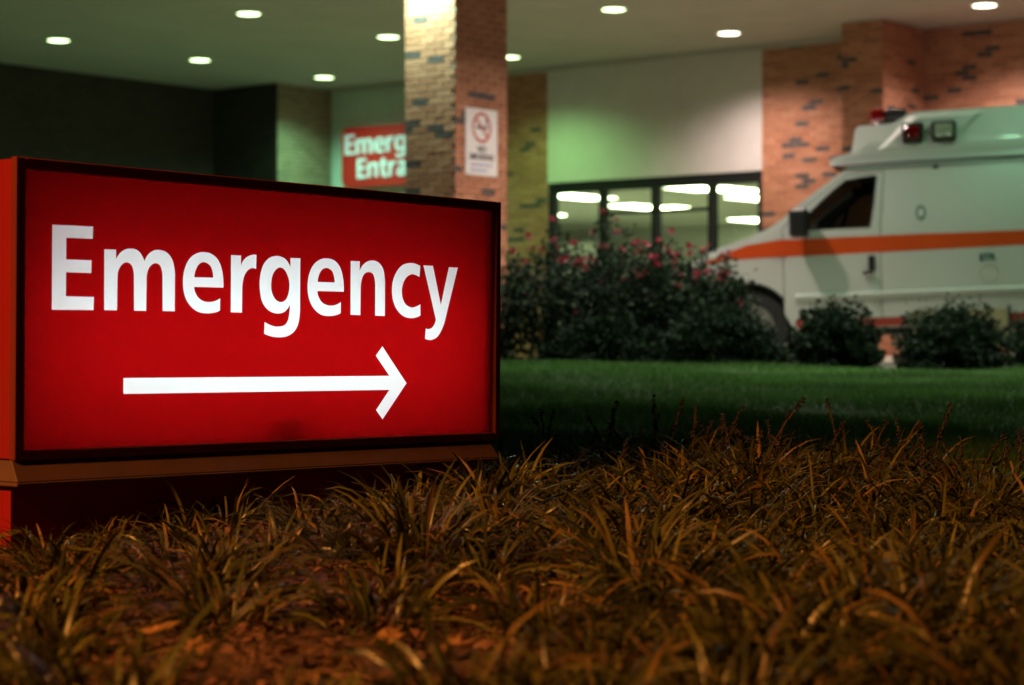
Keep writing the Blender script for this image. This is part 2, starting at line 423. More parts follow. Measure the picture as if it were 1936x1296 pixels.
# ------------------------------------------------------------------ building
B = empty('hospital_building', (0, 0, 0), -AL)
tag(B, 'brick hospital entrance with stucco panels under a wide lit canopy', 'building')
CEIL = EYE + 3.9
BL, BH, COURSE, STEP = 0.194, 0.0575, 0.0677, 0.2035
_brick_cache = {}
def brick_mesh(L, mt):
    key = (round(L, 3), mt.name)
    if key not in _brick_cache:
        b = MB().box(0, L, -0.008, 0.03, 0, BH)
        _brick_cache[key] = new_mesh('brick', b.v, b.f, [mt])
    return _brick_cache[key]

def brick_face(owner, name, origin, axis, width, z0, z1, mats, mortar, budget, dark=0.05, zmin=0.0, rough=.0025):
    """a brick face: mortar slab plus bricks; axis 'u' faces -v, axis 'v' faces +u.  budget = bricks built singly"""
    root = empty(name, origin, 0 if axis == 'u' else math.pi/2, owner)
    MB().box(0, width, 0, 0.03, z0, z1).build('mortar', mortar, root)
    specs = []; row = 0; z = z0 + 0.005
    while z + BH < z1:
        x = -random.choice((0, STEP/2)) if row % 2 == 0 else -STEP/2
        x = 0.0 if row % 2 == 0 else -STEP/2
        while x < width - 0.02:
            a, b = max(x, 0.0), min(x + BL, width)
            if b - a > 0.03:
                d = random.random() < dark
                k = 3 if (d and len(mats) > 3) else random.choices(range(min(3, len(mats))), weights=[5, 3, 3][:min(3, len(mats))])[0]
                specs.append((a, z, b - a, k, d))
            x += STEP
        z += COURSE; row += 1
    vis = [s for s in specs if s[1] >= zmin]
    vis.sort(key=lambda s: (not s[4], random.random()))
    singles = vis[:budget]; sset = set(map(id, singles))
    for a, z, L, k, d in singles:
        L2 = round(L / 0.05) * 0.05 if L < BL - 0.001 else BL
        o = link('brick', brick_mesh(L, mats[k]), root, (a, random.uniform(-rough, rough*.6), z), (random.gauss(0, rough*3), random.gauss(0, rough), random.gauss(0, rough*1.5)))
    V, F, MI = [], [], []
    for s in specs:
        if id(s) in sset: continue
        a, z, L, k, d = s; dy = random.uniform(-rough, rough*.6); o = len(V)
        V += [(a,-.008+dy,z),(a+L,-.008+dy,z),(a+L,-.008+dy,z+BH),(a,-.008+dy,z+BH),(a,.005,z),(a+L,.005,z),(a+L,.005,z+BH),(a,.005,z+BH)]
        F += [(o,o+1,o+2,o+3),(o+4,o+5,o+1,o),(o+3,o+2,o+6,o+7),(o+1,o+5,o+6,o+2),(o+4,o,o+3,o+7)]; MI += [k]*5
    if F:
        w = link('brickwork', new_mesh('brickwork', V, F, mats, MI), root); w['kind'] = 'stuff'
    return root

FV = 23.66
brick_face(B, 'brick_wall', (-14.90, FV, 0), 'u', 1.81, 0, CEIL, M['brick'], M['mortar'], 95, 0.085, 1.2)
brick_face(B, 'brick_pilaster', (-13.09, 22.6, 0), 'u', 0.56, 0, CEIL, M['brick'], M['mortar'], 30, 0.05, 2.2)
brick_face(B, 'brick_pilaster', (-12.53, 22.6, 0), 'v', FV - 22.6, 0, CEIL, M['brick'], M['mortar'], 25, 0.05, 2.2)
brick_face(B, 'brick_wall', (-12.53, FV, 0), 'u', 4.0, 0, CEIL, M['brick'], M['mortar'], 90, 0.08, 2.2)
brick_face(B, 'brick_wall', (-19.80, FV, 0), 'u', 1.33, 0, CEIL, M['brick'], M['mortar'], 58, 0.08, 1.4)
brick_face(B, 'tan_brick_pier', (-22.72, 22.5, 0), 'v', FV - 22.5, 0, CEIL, M['tan_brick'], M['mortar'], 0)
brick_face(B, 'shade_toned_brick_wall', (-24.1, 22.5, 0), 'u', 1.38, 0, CEIL, M['brown_brick'], M['mortar_dark'], 0)
brick_face(B, 'shade_toned_brick_wall', (-24.1, 12.0, 0), 'v', 10.5, 0, CEIL, M['brown_brick'], M['mortar_dark'], 0)
# wall backing and stucco panels
MB().box(-13.09, -12.57, 22.64, FV-.002, 0, CEIL).build('pilaster_core', M['mortar'], B)
MB().box(-22.72, -19.80, FV, FV+.2, 0, CEIL).build('pale_stucco_wall', M['stucco_pale'], B)
MB().box(-18.47, -14.90, FV-.004, FV+.2, 2.51, CEIL).build('stucco_wall', M['stucco'], B)
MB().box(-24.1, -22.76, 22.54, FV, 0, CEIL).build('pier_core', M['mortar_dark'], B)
# canopy slab and fascia
MB().box(-24.2, -3.0, 13.1, 24.2, CEIL+.002, CEIL+.5).build('canopy_ceiling', M['ceiling'], B)
MB().box(-24.3, -2.9, 12.95, 13.098, CEIL+.002, CEIL+.9).build('canopy_fascia', M['stucco'], B)
MB().box(-24.2, -3.0, 13.1, 40.0, CEIL+.51, CEIL+.7).build('roof', M['mortar_dark'], B)
# shadow line where the ceiling meets the facade
MB().box(-22.6, -12.6, FV-.09, FV-.012, CEIL-.06, CEIL).build('ceiling_trim', M['ceiling'], B)
# storefront
SF = empty('storefront', (-18.47, FV, 0), 0, B)
W = 3.57; HT = 2.51
MB().box(0, W, .02, .14, HT-.15, HT-.002).build('header_frame', M['black_metal'], SF)
def u_at(x):    # facade u of a mullion measured along the wall
    return x
for xm in (0.0, 0.885, 1.775, 2.70, 3.49):
    MB().box(xm, xm+.085, .015, .145, 0, HT-.152).build('mullion', M['black_metal'], SF)
MB().box(0.09, W-.09, .03, .13, 0.0, .12).build('sill_frame', M['black_metal'], SF)
for a, b in ((.085, .885), (.97, 1.775), (1.86, 2.70), (2.785, 3.49)):
    obj('glass_pane', [(a,.075,.12),(b,.075,.12),(b,.075,HT-.15),(a,.075,HT-.15)], [(0,1,2,3)], M['glass'], SF)
MB().box(.97, 1.775, .04, .12, 2.02, 2.07).build('door_rail', M['black_metal'], SF)
MB().box(1.86, 2.70, .04, .12, 2.02, 2.07).build('door_rail', M['black_metal'], SF)
# room behind the glass
RM = empty('lobby', (0, 0, 0), 0, B)
RC = 2.62
MB().box(-30.0, -8.0, FV+.22, 40.0, RC, RC+.1).build('lobby_ceiling', M['room_wall'], RM)
MB().box(-30.0, -8.0, FV+.22, 40.0, -.05, .0).build('lobby_floor', M['room_floor'], RM)
MB().box(-30.0, -8.0, 36.2, 36.4, 0, RC).build('lobby_wall', M['room_wall'], RM)
MB().box(-30.1, -30.0, FV+.22, 40.0, 0, RC).build('lobby_wall', M['room_wall'], RM)
MB().box(-8.0, -7.9, FV+.22, 40.0, 0, RC).build('lobby_wall', M['room_wall'], RM)
MB().box(-27.0, -24.4, 33.0, 33.12, 0, 2.2).build('lobby_partition', M['room_wall'], RM)
MB().box(-16.6, -9.0, 35.0, 35.1, 0, 1.1).build('reception_counter', M['wood'], RM)
for i, (X, Y) in enumerate(((1.11, 34.4), (2.22, 36.9), (2.98, 37.4), (2.74, 32.4), (3.36, 32.75), (4.08, 34.8), (4.76, 41.0), (0.4, 39.0)) + tuple(uv(a, b) for a, b in ((-15.4, 27.5), (-15.8, 31.0), (-16.6, 34.6), (-18.4, 34.6), (-12.8, 29.0)))):  # uv placed panels are added out of view to brighten the room
    u, v = CA*X - SA*Y, SA*X + CA*Y
    lp = MB().box(-.3, .3, -.6, .6, -.012, .0).build('lobby_light', M['panel_light'], None, loc=(X, Y, RC-.002), rot=(0, 0, -AL))
    tag(lp, 'bright ceiling panel inside the lobby, one of a set with added unseen panels', 'light panel', 'lobby light panels')

# ------------------------------------------------------------------ brick column
CU, CV, CW, CD = -13.41, 15.70, 0.64, 0.80
x, y = uv(CU, CV)
K = empty('brick_column', (x, y, 0), -AL)
tag(K, 'square salmon brick column holding up the canopy with a notice on it', 'column')
MB().box(-CW+.02, -.02, .02, CD-.02, -.1, CEIL).build('core', M['mortar'], K)
def col_face(origin, rot, width, budget, dark):
    r = brick_face(K, 'brick_face', origin, 'u', width, -0.05, CEIL, M['brick'], M['mortar'], budget, dark, 1.35, rough=.002 if rot == 0 else .003)
    r.rotation_euler.z = rot
col_face((-CW, 0, 0), 0, CW, 120, 0.08)
col_face((0, 0, 0), math.pi/2, CD, 180, 0.07)
col_face((0, CD, 0), math.pi, CW, 0, 0.08)
col_face((-CW, CD, 0), -math.pi/2, CD, 0, 0.08)
# notice
nx, ny = uv(CU + .012, CV + .145)
NT = empty('no_smoking_notice', (nx, ny, 1.90), math.pi/2 - AL)
tag(NT, 'white notice with a red prohibition ring fixed to the brick column', 'notice')
MB().box(0, .49, -.006, .0, 0, .66).build('plate', M['white_print'], NT, bevel=.002, seg=1)
ring = MB()
n = 40; V = []
for r in (.118, .145):
    for k in range(n):
        t = 2*math.pi*k/n; V.append((.245 + r*math.cos(t), -.0085, .475 + r*1.05*math.sin(t)))
ring.add(V, [(k, (k+1) % n, n+(k+1) % n, n+k) for k in range(n)])
ring.build('ring', M['red_print'], NT)
sl = MB().box(-.118, .118, -.0102, -.0096, -.012, .012).build('slash', M['red_print'], NT, loc=(.245, 0, .475)); sl.rotation_euler = (0, math.radians(45), 0)
ic = MB().box(.165, .30, -.0092, -.0088, .462, .487).box(.305, .33, -.0092, -.0088, .462, .487)
ic.tube([(.31, -.009, .50), (.325, -.009, .52), (.305, -.009, .54), (.325, -.009, .565)], .006, 6)
ic.build('cigarette_mark', M['black_print'], NT)
def text(body, size, loc, m, parent, name='lettering', rot=(math.pi/2, 0, 0), bold=0.0, ext=0.0004):
    cu = bpy.data.curves.new(name, 'FONT'); cu.body = body; cu.size = size; cu.align_x = 'CENTER'; cu.offset = bold; cu.extrude = ext
    tmp = bpy.data.objects.new('tmp', cu); COL.objects.link(tmp)
    bpy.context.view_layer.update()
    me = bpy.data.meshes.new_from_object(tmp.evaluated_get(bpy.context.evaluated_depsgraph_get()))
    bpy.data.objects.remove(tmp)
    me.materials.clear(); me.materials.append(m)
    return link(name, me, parent, loc, rot)
text('NO', .085, (.245, -.0088, .235), M['black_print'], NT, bold=.002)
text('SMOKING', .085, (.245, -.0088, .155), M['black_print'], NT, bold=.002)
for k, zz in enumerate((.105, .05)):
    r = random.Random(k); b = MB(); xx = .075
    while xx < (.41, .33)[k]:
        w = r.uniform(.012, .03); b.box(xx, xx+w, -.0088, -.0084, zz-.012, zz+.012); xx += w + .006
    b.build('print_line', M['blue_print'], NT)

# ------------------------------------------------------------------ canopy downlights
US = (-21.65, -18.15, -14.6, -11.1, -7.55); VS = (22.4, 19.95, 17.5, 15.1)
def downlight(u, v, warm, power, col, beam=146):
    x, y = uv(u, v)
    r = empty('canopy_downlight', (x, y, CEIL), -AL)
    MB().lathe([(.13, -.001), (.165, -.001), (.168, -.008), (.160, -.016), (.135, -.016), (.13, -.001)], 28).build('trim_ring', M['trim_white'], r, True)
    lens = MB().lathe([(.0005, -.020), (.07, -.020), (.135, -.017)], 28).build('lens', M['lamp_warm' if warm else 'lamp_green'], r, True)
    ld = bpy.data.lights.new('downlight_beam', 'SPOT'); ld.energy = power; ld.color = col
    ld.spot_size = math.radians(beam); ld.spot_blend = 0.9; ld.shadow_soft_size = 0.10
    lo = bpy.data.objects.new('downlight_beam', ld); COL.objects.link(lo); lo.parent = r; lo.location = (0, 0, -.14)
    return r
GREEN = (0.50, 1.0, 0.36); MID = (0.78, 1.0, 0.46); WARM = (1.0, 0.82, 0.72); TEAL = (0.42, 1.0, 0.56)
ROWN = {22.4: 'nearest the facade', 19.95: 'second from the facade', 17.5: 'third from the facade', 15.1: 'fourth from the facade'}
for u in US:
    for v in VS:
        warm = u > -12 or (u > -15 and v in (22.4,))
        col = WARM if warm else (MID if u > -15 else (GREEN if u > -19 else TEAL))
        pw = CANOPY_POWER
        if u > -8 and v < 18: col = TEAL
        if u == -21.65 and v < 20: pw *= .7
        if warm and v == 22.4: pw *= 2.8; col = (1.0, .79, .73)
        if v == 22.4 and u < -20: pw *= 2.2; col = (.36, 1.0, .60)
        if v == 22.4 and u == -18.15: pw *= 1.4; col = (.40, 1.0, .32)
        if u == -11.1 and v < 18: pw *= 2.4
        if u > -8 and v < 18: pw *= .75
        if u == -11.1 and v == 17.5: pw *= 1.3
        r = downlight(u, v if (u, v) != (-11.1, 15.1) else 15.32, warm, pw, col) if not (u == -14.6 and v == 15.1) else downlight(-13.76, 15.44, False, pw*2.6, (.58, 1.0, .80), 178)
        if u == -21.65 and v == 22.4: nm = 'round downlight glowing green next to the tan brick pier'
        elif u == -14.6 and v == 15.1: nm = 'round downlight washing the face of the brick column'
        else:
            nm = {-21.65: 'green tinged round downlight beside the shade darkened brick wall', -18.15: 'green tinged round downlight in line with the glass doors',
                  -14.6: 'round downlight in line with the brick column', -11.1: 'warm white round downlight near the ambulance bonnet',
                  -7.55: 'warm white round downlight beyond the ambulance windscreen'}[u] + ', ' + ROWN[v]
            if u == -7.55: nm = 'warm white round downlight over the rear of the ambulance, ' + ROWN[v]
        tag(r, nm, 'downlight', 'round canopy downlights')
for k, u in enumerate((-9.5, -6.6, -3.7)):  # extra lamps added out of view to brighten the lawn
    r = downlight(u, 13.35, False, CANOPY_POWER*3.4, (.95, 1.0, .82), 116)
    tag(r, 'added unseen lawn light at the canopy edge over the ' + ('rose bushes', 'evergreen shrubs', 'open lawn')[k], 'downlight', 'round canopy downlights')

# ------------------------------------------------------------------ illuminated sign
def glyph_loops(k, n=5): return [curve(l, n) for l in GLYPHS[k]]
SIGN_X, SIGN_Y = -1.185, 5.0
SG = empty('emergency_sign', (SIGN_X, SIGN_Y, EYE), math.pi/2 - AL)
tag(SG, 'large backlit red sign with white lettering and an arrow', 'sign')
SG.rotation_euler = (0, math.radians(0.48), math.pi/2 - AL)
SW, ST, SB, SD = 1.80, 0.435, -0.275, 0.36
# cabinet: side, top, bottom and back sheets, front frame
c = MB()
c.box(0, .006, 0, SD, SB, ST).box(SW-.006, SW, 0, SD, SB, ST)
c.box(.006, SW-.006, 0, SD, ST-.006, ST).box(.006, SW-.006, 0, SD, SB, SB+.006).box(.006, SW-.006, SD-.006, SD, SB+.006, ST-.006)
c.build('cabinet', M['red_paint'], SG)
FR = .026
f = MB()
f.box(-.004, FR, -.022, -.0005, SB-.004, ST+.004).box(SW-FR*.8, SW+.004, -.022, -.0005, SB-.004, ST+.004)
f.box(FR, SW-FR*.8, -.022, -.0005, ST-FR*.9, ST+.004).box(FR, SW-FR*.8, -.022, -.0005, SB-.004, SB+FR*.75)
f.build('front_frame', M['dark_red_metal'], SG, bevel=.0025, seg=1)
# translucent face with the lettering let into it
PY = -.004
letters = [('E', 'E'), ('m', 'm'), ('e', 'e'), ('r', 'r'), ('g', 'g'), ('e2', 'e'), ('n', 'n'), ('c', 'c'), ('y', 'y'), ('arrow', 'arrow')]
outer = [(.008, SB+.008), (SW-.008, SB+.008), (SW-.008, ST-.008), (.008, ST-.008)]
loops = {k: glyph_loops(k) for k, _ in letters}
V2, T2 = fill(outer, [loops[k][0] for k in loops])
obj('red_face', [(p[0], PY, p[1]) for p in V2], T2, M['sign_red'], SG)
for k in ('e', 'g', 'e2'):
    V2, T2 = fill(loops[k][1]); obj('letter_counter', [(p[0], PY, p[1]) for p in V2], T2, M['sign_red'], SG)
for k, ch in letters:
    V2, T2 = fill(loops[k][0], loops[k][1:])
    obj('arrow' if k == 'arrow' else 'letter', [(p[0], PY, p[1]) for p in V2], T2, M['sign_white'], SG)
# inside: white liner, hidden dark lip added to dim the face edges, tubes
li = MB().box(.008, SW-.008, SD-.04, SD-.03, SB+.01, ST-.01)
li.build('liner', M['cab_inside'], SG)
fl = MB()
fl.box(.010, .050, .026, .030, SB+.008, ST-.008).box(SW-.056, SW-.010, .026, .030, SB+.008, ST-.008)
fl.box(.050, SW-.056, .026, .030, ST-.040, ST-.008).box(.050, SW-.056, .026, .030, SB+.008, SB+.036)
fl.build('edge_shade_lip', M['black_metal'], SG)
MB().box(.86, .98, .055, .10, -.275+.06, -.275+.10).build('smudge_shade_block', M['black_metal'], SG)  # hidden box added behind the face to cast a dark smudge
for zt, pw in ((.09, 1.0), (-.08, 1.0)):
    MB().tube([(.05, .25, zt), (SW-.05, .25, zt)], .016, 10).build('fluorescent_tube', M['trim_white'], SG)
    ld = bpy.data.lights.new('tube_light', 'AREA'); ld.shape = 'RECTANGLE'; ld.size = SW-.12; ld.size_y = .05
    ld.energy = TUBE_POWER * pw * 1.0; ld.color = (1.0, .97, .95)
    lo = bpy.data.objects.new('tube_light', ld); COL.objects.link(lo); lo.parent = SG
    lo.location = (SW/2, .225, zt); lo.rotation_euler = (math.radians(-90), 0, math.pi)
    lo.rotation_euler = (math.radians(90), 0, 0)
# plinth: light band and red base
b = MB()
bz0, bz1 = SB-.054, SB-.004
b.add([(-.006,-.014,bz1),(SW-.04,-.014,bz1),(SW-.04,SD,bz1),(-.006,SD,bz1),(-.014,-.046,bz0),(SW-.03,-.046,bz0),(SW-.03,SD+.01,bz0),(-.014,SD+.01,bz0)],
      [(0,1,2,3),(4,7,6,5),(0,4,5,1),(1,5,6,2),(2,6,7,3),(3,7,4,0)])
b.build('plinth_band', M['band'], SG, bevel=.002, seg=1)
MB().box(-.016, SW-.028, -.048, SD+.012, bz0-.010, bz0-.001).build('plinth_lip', M['band'], SG, bevel=.002, seg=1)
MB().box(.004, SW-.05, .0, SD-.004, -.75, bz0-.011).build('plinth', M['red_paint'], SG)

# ------------------------------------------------------------------ entrance wall sign
ux, vy = -22.38, FV - .12
x, y = uv(ux, vy)
WS = empty('entrance_wall_sign', (x, y, 2.62), -AL)
tag(WS, 'red rounded wall sign with white two line lettering on pale stucco', 'sign')
rw, rh, rr = 2.44, .90, .12
lp = []
for cx, cz, a0 in ((rw-rr, rr, -90), (rw-rr, rh-rr, 0), (rr, rh-rr, 90), (rr, rr, 180)):
    for k in range(7):
        t = math.radians(a0 + 15*k); lp.append((cx + rr*math.cos(t), cz + rr*math.sin(t)))
def prism(name, loop, holes, y0, y1, m, parent, msides=None):
    V2, T2 = fill(loop, holes); n = len(V2)
    V = [(p[0], y0, p[1]) for p in V2] + [(p[0], y1, p[1]) for p in V2]
    F = [t for t in T2] + [tuple(n+i for i in reversed(t)) for t in T2]
    o = 0
    for l in [loop] + list(holes):
        k = len(V); m_ = len(l)
        V += [(p[0], y0, p[1]) for p in l] + [(p[0], y1, p[1]) for p in l]
        F += [(k+i, k+(i+1) % m_, k+m_+(i+1) % m_, k+m_+i) for i in range(m_)]
    q = MB(); q.v, q.f = V, F
    return q.build(name, m, parent)
prism('sign_box', lp, [], 0, .115, M['wall_sign_red'], WS)
GLYPHS['t'] = [[(.028,.127),(0,.127),(0,.157),(.028,.157),(.028,.19),(.069,.203),(.069,.157),(.105,.157),(.105,.127),(.069,.127),(.069,.05),(.075,.035),(.088,.031),(.105,.035),(.105,.003),(.08,-.003),(.05,.002),(.034,.02),(.028,.05)]]
GLYPHS['a'] = [[(.015,.145),(.05,.158),(.085,.158),(.115,.14),(.122,.11),(.122,0),(.085,0),(.085,.015),(.065,-.002),(.04,-.003),(.012,.012),(.002,.042),(.012,.075),(.045,.092),(.083,.094),(.083,.108),(.075,.122),(.055,.126),(.02,.115)],
               [(.083,.066),(.06,.066),(.042,.055),(.042,.038),(.055,.028),(.07,.032),(.082,.05)]]
def word(seq, x0, z0, sc, gap=.022):
    pen = x0
    for ch in seq:
        L = [[(p[0], p[1]) for p in l] for l in (glyph_loops(ch, 3) if ch not in 'ta' else GLYPHS[ch])]
        mn = min(p[0] for p in L[0]); mx = max(p[0] for p in L[0]); base = 0 if ch in 'ta' else .0815
        Q = [[(pen + (p[0]-mn)*sc, z0 + (p[1]-base)*sc) for p in l] for l in L]
        prism('letter', Q[0], Q[1:], -.03, -.001, M['wall_sign_white'], WS)
        pen += (mx-mn+gap)*sc
    return pen
word(['E', 'm', 'e', 'r', 'g', 'e', 'n', 'c', 'y'], .09, .49, 1.50)
word(['E', 'n', 't', 'r', 'a', 'n', 'c', 'e'], .345, .12, 1.46)

# ------------------------------------------------------------------ sodium street lamp (left of the bed)
LX, LY, LZ = -6.82, -2.08, 6.0
lg = float(ground_z(LX, LY))
SL = empty('street_lamp', (LX, LY, lg), 0)
tag(SL, 'sodium street lamp on a grey pole beside the lawn', 'street lamp')
MB().lathe([(.16, 0), (.16, .03), (.09, .06), (.065, .5), (.045, 6.3), (.0, 6.32)], 16, c=(-.9, 0, 0)).build('pole', M['galv'], SL, True)
MB().tube([(-.9, 0, 6.2), (-.5, .0, 6.42), (-.1, 0, 6.45)], .03, 8).build('arm', M['galv'], SL, True)
MB().box(-.25, .30, -.14, .14, 6.40, 6.54).build('lamp_head', M['galv'], SL, bevel=.03)
MB().box(-.16, .24, -.10, .10, 6.388, 6.3985).build('lens', M['sodium_lens'], SL)
ld = bpy.data.lights.new('sodium_beam', 'SPOT'); ld.energy = SODIUM_POWER; ld.color = (1.0, 0.36, 0.07)
ld.spot_size = math.radians(31); ld.spot_blend = 0.6; ld.shadow_soft_size = 0.13
lo = bpy.data.objects.new('sodium_beam', ld); COL.objects.link(lo); lo.location = (0, 0, 6.3); lo.parent = SL
aim = Vector((0.25, 3.75, -.2)); src = Vector((LX, LY, lg+6.3))
lo.rotation_euler = (aim - src).to_track_quat('-Z', 'Y').to_euler()

# ------------------------------------------------------------------ plants
def set_col(me, cols):
    """per-vertex colour attribute (leaf colour differs from leaf to leaf)"""
    a = me.color_attributes.new('Col', 'FLOAT_COLOR', 'POINT')
    c = np.ones((len(cols), 4), np.float32); c[:, :3] = cols
    a.data.foreach_set('color', c.ravel())

def np_mesh(name, V, F, m, cols=None, smooth=False):
    me = bpy.data.meshes.new(name); nv, nf, k = len(V), len(F), F.shape[1]
    me.vertices.add(nv); me.vertices.foreach_set('co', np.asarray(V, np.float32).ravel())
    me.loops.add(nf*k); me.loops.foreach_set('vertex_index', np.asarray(F, np.int32).ravel())
    me.polygons.add(nf); me.polygons.foreach_set('loop_start', np.arange(0, nf*k, k, dtype=np.int32))
    me.polygons.foreach_set('loop_total', np.full(nf, k, np.int32))
    if smooth: me.polygons.foreach_set('use_smooth', np.ones(nf, bool))
    me.materials.append(m); me.update(calc_edges=True); me.validate()
    if cols is not None: set_col(me, cols)
    return me

def clump_mesh(nb, spread, lmin, lmax, seed):
    r = np.random.default_rng(seed); S = 6
    V, F, C = [], [], []
    for i in range(nb):
        az = r.uniform(0, 2*np.pi); base = r.uniform(0, spread)**.9
        bx, by = base*np.cos(az), base*np.sin(az); az += r.normal(0, .75)
        L = r.uniform(lmin, lmax); el = np.radians(r.uniform(18, 78)); w = r.uniform(.0024, .0046)
        droop = r.uniform(.6, 2.1)
        tw = r.normal(0, .9); kink = r.random() < .12; kp = r.integers(2, 5)
        p = np.array([bx, by, 0.]); e = el; q = r.random()
        g = np.array([.070, .078, .022]) * r.uniform(.4, 1.4)
        if q < .16: g = np.array([.22, .14, .05]) * r.uniform(.6, 1.2)
        elif q < .34: g = np.array([.16, .15, .04]) * r.uniform(.7, 1.2)
        o = len(V)
        for s in range(S+1):
            t = s / S; d = np.array([np.cos(e)*np.cos(az), np.cos(e)*np.sin(az), np.sin(e)])
            side = np.cross(d, [0, 0, 1.]); side /= np.linalg.norm(side) + 1e-6
            up = np.cross(side, d); side = side*np.cos(tw*t) + up*np.sin(tw*t)
            ww = w * (.7 + .5*np.sin(np.pi*min(t*1.1, 1)**.8)) * (1 if t < .8 else max(.05, (1-t)/.2)**.6)
            V += [p - side*ww, p + up*ww*.3, p + side*ww]; C += [g*(.75+.35*t)]*3
            p = p + d * L / S
            e -= droop / S * (0.5 + t*1.2) + (1.1 if kink and s == kp else 0)
            az += r.normal(0, .05)
            if p[2] < .012 and s > 1: p[2] = .012; e = max(e, -.1)
        for s in range(S):
            a = o + 3*s; F += [(a, a+1, a+4, a+3), (a+1, a+2, a+5, a+4)]
    return np_mesh('liriope_foliage', np.array(V), np.array(F), M['blade'], np.array(C), True)

CL = [clump_mesh(125, .085, .12, .26, 100+i) for i in range(6)] + [clump_mesh(90, .06, .10, .22, 200+i) for i in range(4)]

def spike_mesh(seed):
    r = random.Random(seed); b = MB(); h = r.uniform(.15, .26); lean = r.uniform(-.10, .10); ly = r.uniform(-.06, .06)
    pts = [(lean*t*t, ly*t*t, h*t) for t in (0, .25, .5, .75, 1)]
    b.tube(pts, [.0026, .0024, .0022, .002, .0012], 5)
    bb = MB()
    for k in range(r.randint(26, 44)):
        t = r.uniform(.55, 1.0); a = r.uniform(0, 6.28); rad = r.uniform(.003, .009); s = r.uniform(.003, .0055)
        c = (lean*t*t + rad*math.cos(a), ly*t*t + rad*math.sin(a), h*t)
        bb.add([(c[0]+s,c[1],c[2]),(c[0]-s,c[1],c[2]),(c[0],c[1]+s,c[2]),(c[0],c[1]-s,c[2]),(c[0],c[1],c[2]+s),(c[0],c[1],c[2]-s)],
               [(0,2,4),(2,1,4),(1,3,4),(3,0,4),(2,0,5),(1,2,5),(3,1,5),(0,3,5)])
    me = new_mesh('flower_spike', b.v + bb.v, b.f + [tuple(i + len(b.v) for i in f) for f in bb.f], [M['spike'], M['berry']],
                  [0]*len(b.f) + [1]*len(bb.f), True)
    return me
SPK = [spike_mesh(i) for i in range(7)]

def sign_local(X, Y):
    dx, dy = X - SIGN_X, Y - SIGN_Y
    return dx*SA + dy*CA, dx*CA - dy*SA       # along the sign, distance in front of it
BARE = [(-.50, 3.62, .27), (-.06, 4.02, .24), (-.16, 3.55, .27), (-.74, 3.80, .16), (-.30, 3.2, .3)]
pts = []
def try_pt(X, Y, dmin):
    if Y > bed_edge(X) - .12 or abs(X) > .262*Y + .25: return
    t, d = sign_local(X, Y)
    if -.15 < t < SW + .03 and -.55 < d < .10: return
    if t > -.15 and d < -.30: return
    for bx, by, br in BARE:
        if (X-bx)**2 + (Y-by)**2 < br*br: return
    for px, py, _ in pts:
        if (px-X)**2 + (py-Y)**2 < dmin*dmin: return
    pts.append((X, Y, dmin))
rp = random.Random(5)
for _ in range(14000):
    if len(pts) >= 298: break
    Y = rp.uniform(2.75, 7.9); X = rp.uniform(-.27*Y-.2, .27*Y+.2)
    try_pt(X, Y, .145 if X > .12*(Y-3.4) + .05 else (.25 if Y < 4.7 else .19))
nlab = 0
for i, (X, Y, dm) in enumerate(pts):
    far = Y > bed_edge(X) - .9
    me = CL[rp.randrange(len(CL))]
    o = link('grass_clump', me, None, (X, Y, float(ground_z(X, Y)) + .022), (rp.uniform(-.08, .08), rp.uniform(-.08, .08), rp.uniform(0, 6.28)))
    s = rp.uniform(.75, 1.15) * ((.84 if sign_local(X, Y)[0] < 1.05 else 1.22) if sign_local(X, Y)[1] < .7 and Y < 6.6 else 1.0); o.scale = (s, s, s * rp.uniform(.85, 1.05))
    t, d = sign_local(X, Y)
    bare = min((X-bx)**2 + (Y-by)**2 - br*br for bx, by, br in BARE) < .05
    if far: gl, gg = 'strap leaved grass clump with dark berried spikes along the lawn edge', 'grass clumps along the lawn edge'
    elif 0 < t < SW and d < .32: gl, gg = 'strap leaved grass clump growing against the plinth of the red sign', 'grass clumps against the sign plinth'
    elif bare: gl, gg = 'strap leaved grass clump bordering a bare patch of brown mulch', 'grass clumps beside bare mulch'
    else: gl, gg = 'strap leaved grass clump closed in by others within the bed', 'grass clumps inside the bed'
    tag(o, gl, 'grass clump', gg)
    nsp = rp.choice((1, 2, 2, 3)) if far else (1 if rp.random() < .0 and X > 0 else 0)
    for k in range(nsp):
        a = rp.uniform(0, 6.28); q = rp.uniform(.01, .07)
        link('flower_spike', SPK[rp.randrange(7)], o, (q*math.cos(a), q*math.sin(a), .03), (rp.uniform(-.25, .25), rp.uniform(-.25, .25), rp.uniform(0, 6.28)))

# fallen leaves, straw and bark chips over the bed
n = 16000
Yl = rng.uniform(2.6, 7.4, n); Xl = rng.uniform(-.27, .27, n) * Yl
kp = Yl < bed_edge(Xl)
Xl, Yl = Xl[kp], Yl[kp]; n = len(Xl)
Zl = ground_z(Xl, Yl) + 0.018*np.sin(9*Xl+2*Yl)*np.sin(8*Yl-Xl) + 0.01*np.sin(23*Xl)*np.sin(19*Yl) + .034 + rng.uniform(0, .012, n)
az = rng.uniform(0, 6.283, n); straw = rng.random(n) < .8
ln = np.where(straw, rng.uniform(.025, .06, n), rng.uniform(.010, .026, n)); wd = np.where(straw, rng.uniform(.0010, .0024, n), rng.uniform(.006, .013, n))
tl = rng.normal(0, .28, n); d = np.stack([np.cos(az)*np.cos(tl), np.sin(az)*np.cos(tl), np.sin(tl)], 1)
sd = np.stack([-np.sin(az), np.cos(az), rng.normal(0, .35, n)], 1); P = np.stack([Xl, Yl, Zl], 1)
bend = rng.uniform(0, .012, n)
